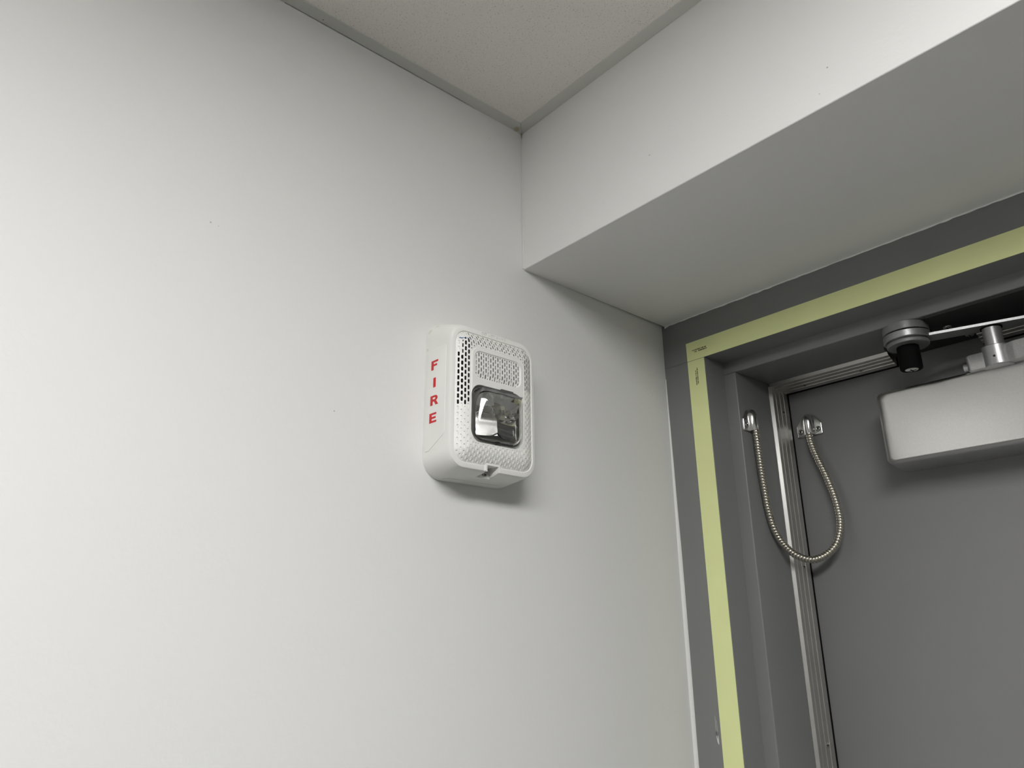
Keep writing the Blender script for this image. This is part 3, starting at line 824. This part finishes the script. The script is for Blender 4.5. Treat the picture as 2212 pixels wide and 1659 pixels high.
# tube across the middle with its end posts and trigger wire
lathe([(0.0, -0.0185), (0.0022, -0.0182), (0.0023, -0.012), (0.0023, 0.012), (0.0022, 0.0182), (0, 0.0185)], P3(LU, -0.1968, WB + 0.0085), (0, 1, 0), 20).build('flash_tube', mat('tube_glass', (0.9, 0.9, 0.9), 0.03, trans=0.9, ior=1.47), fa, 40)
for s in (-1, 1):
    lathe([(0.0026, -0.002), (0.0026, 0.002)], P3(LU + s * 0.0185, -0.1968, WB + 0.0085), (0, 1, 0), 18).build('tube_end', m_steel, fa, 40)
    mb = MB(); mb.loft(tube_rings([P3(LU + s * 0.0200, -0.1968, WB + 0.0085), P3(LU + s * 0.0222, -0.1975, WB + 0.0070), P3(LU + s * 0.0228, -0.2000, WB + 0.001)], 0.0007, 8))
    mb.build('lead_wire', m_steel, fa, 60)
cw = []
for k in range(120):
    a = k / 120 * 2 * math.pi * 7
    cw.append(P3(LU - 0.013 + 0.026 * k / 119, -0.1968 + 0.0027 * math.cos(a), WB + 0.0085 + 0.0027 * math.sin(a)))
mb = MB(); mb.loft(tube_rings(cw, 0.00025, 6)); mb.build('trigger_wire', m_steel, fa, 60)
MB().box(WB, WB + 0.0090, LU - 0.0012, LU + 0.0042, -0.2040, -0.1900).build('centre_post', mat('post_beige', (0.45, 0.44, 0.38), 0.5), fa, 0)
MB().box(WB + 0.010, WB + 0.0106, LU + 0.0150, LU + 0.0240, -0.1860, -0.1800).build('rating_label', mat('label_olive', (0.42, 0.42, 0.26), 0.6), fa, 0)
# lens shell: a clear box with broadly rounded edges
def lens_surface(sh):
    ol = rrect(LU, -0.2000, 0.0286 - sh, 0.0252 - sh, 0.0110 - sh * 0.5, 10)
    dep = 0.0172 - sh
    rings = [[P3(a, b, WB - 0.0006) for a, b in ol]]
    for f in (0.995, 0.985, 0.97, 0.95, 0.925, 0.895, 0.86, 0.82, 0.77, 0.71, 0.64, 0.55, 0.44, 0.30, 0.15, 0.002):
        g = 0.26 + 0.74 * (1 - f ** 2.7) ** 0.72
        rings.append([P3(LU + (a - LU) * f, -0.2000 + (b + 0.2000) * f, WB + dep * g) for a, b in ol])
    return rings
mb = MB(); o_ = lens_surface(0.0); i_ = lens_surface(0.0014)
mb.loft(i_[::-1] + o_, cap0=True, cap1=True)
mb.build('lens', m_lens, fa, 50)
# rim of the lens: thin dark shadow gap flange and the latch
mb = MB()
ro = rrect(LU, -0.2000, 0.0304, 0.0260, 0.0110, 10); ri = rrect(LU, -0.2000, 0.0292, 0.0253, 0.0104, 10)
mb.loft([[P3(a, b, WB - 0.001) for a, b in ro], [P3(a, b, WB + 0.0022) for a, b in ro], [P3(a, b, WB + 0.0022) for a, b in ri], [P3(a, b, WB - 0.001) for a, b in ri]], cap0=False, cap1=False)
mb.build('lens_rim', mat('smoky_rim', (0.16, 0.16, 0.15), 0.25), fa, 30)
mb = MB(); c = fillet([(0.001, -0.1752), (0.0185, -0.1752), (0.0172, -0.1722), (0.0022, -0.1722)], 0.0006, 2)
mb.loft([[P3(LU + a, b, w) for a, b in c] for w in (WB, WB + 0.0068)])
mb.build('latch', mat('smoky_latch', (0.10, 0.10, 0.095), 0.25), fa, 30)
# setting window under the lens
MB().box(WB - 0.001, WB + 0.0036, LU - 0.0008, LU + 0.0040, -0.2305, -0.2268).build('setting_window', mat('window_gray', (0.07, 0.075, 0.075), 0.3), fa, 0)
# pen stroke over the upper left holes
def gw(u, v):
    i = int(np.clip(np.round((u - gu[0]) / ST), 0, nu_ - 1)); q = int(np.clip(np.round((v - gv_[0]) / ST), 0, nv_ - 1))
    return float(dome[i, q])
pu = np.linspace(-0.1205, -0.1080, 16); pv = -0.1290 + 0.0016 * np.linspace(0, 1, 16) + 0.0003 * np.sin(np.arange(16) * 1.7)
hw = [0.0002, 0.0006, 0.0007, 0.0005, 0.0004, 0.0003, 0.0002, 0.00015, 0.00015, 0.00015, 0.0002, 0.0002, 0.0003, 0.0004, 0.0003, 0.0001]
mb = MB(); mb.loft([[P3(u, v + h, gw(u, v) + 0.0001), P3(u, v, gw(u, v) + 0.00018), P3(u, v - h, gw(u, v) + 0.0001), P3(u, v, gw(u, v) - 0.0001)] for u, v, h in zip(pu, pv, hw)])
mb.build('pen_mark', m_pen, fa, 0)
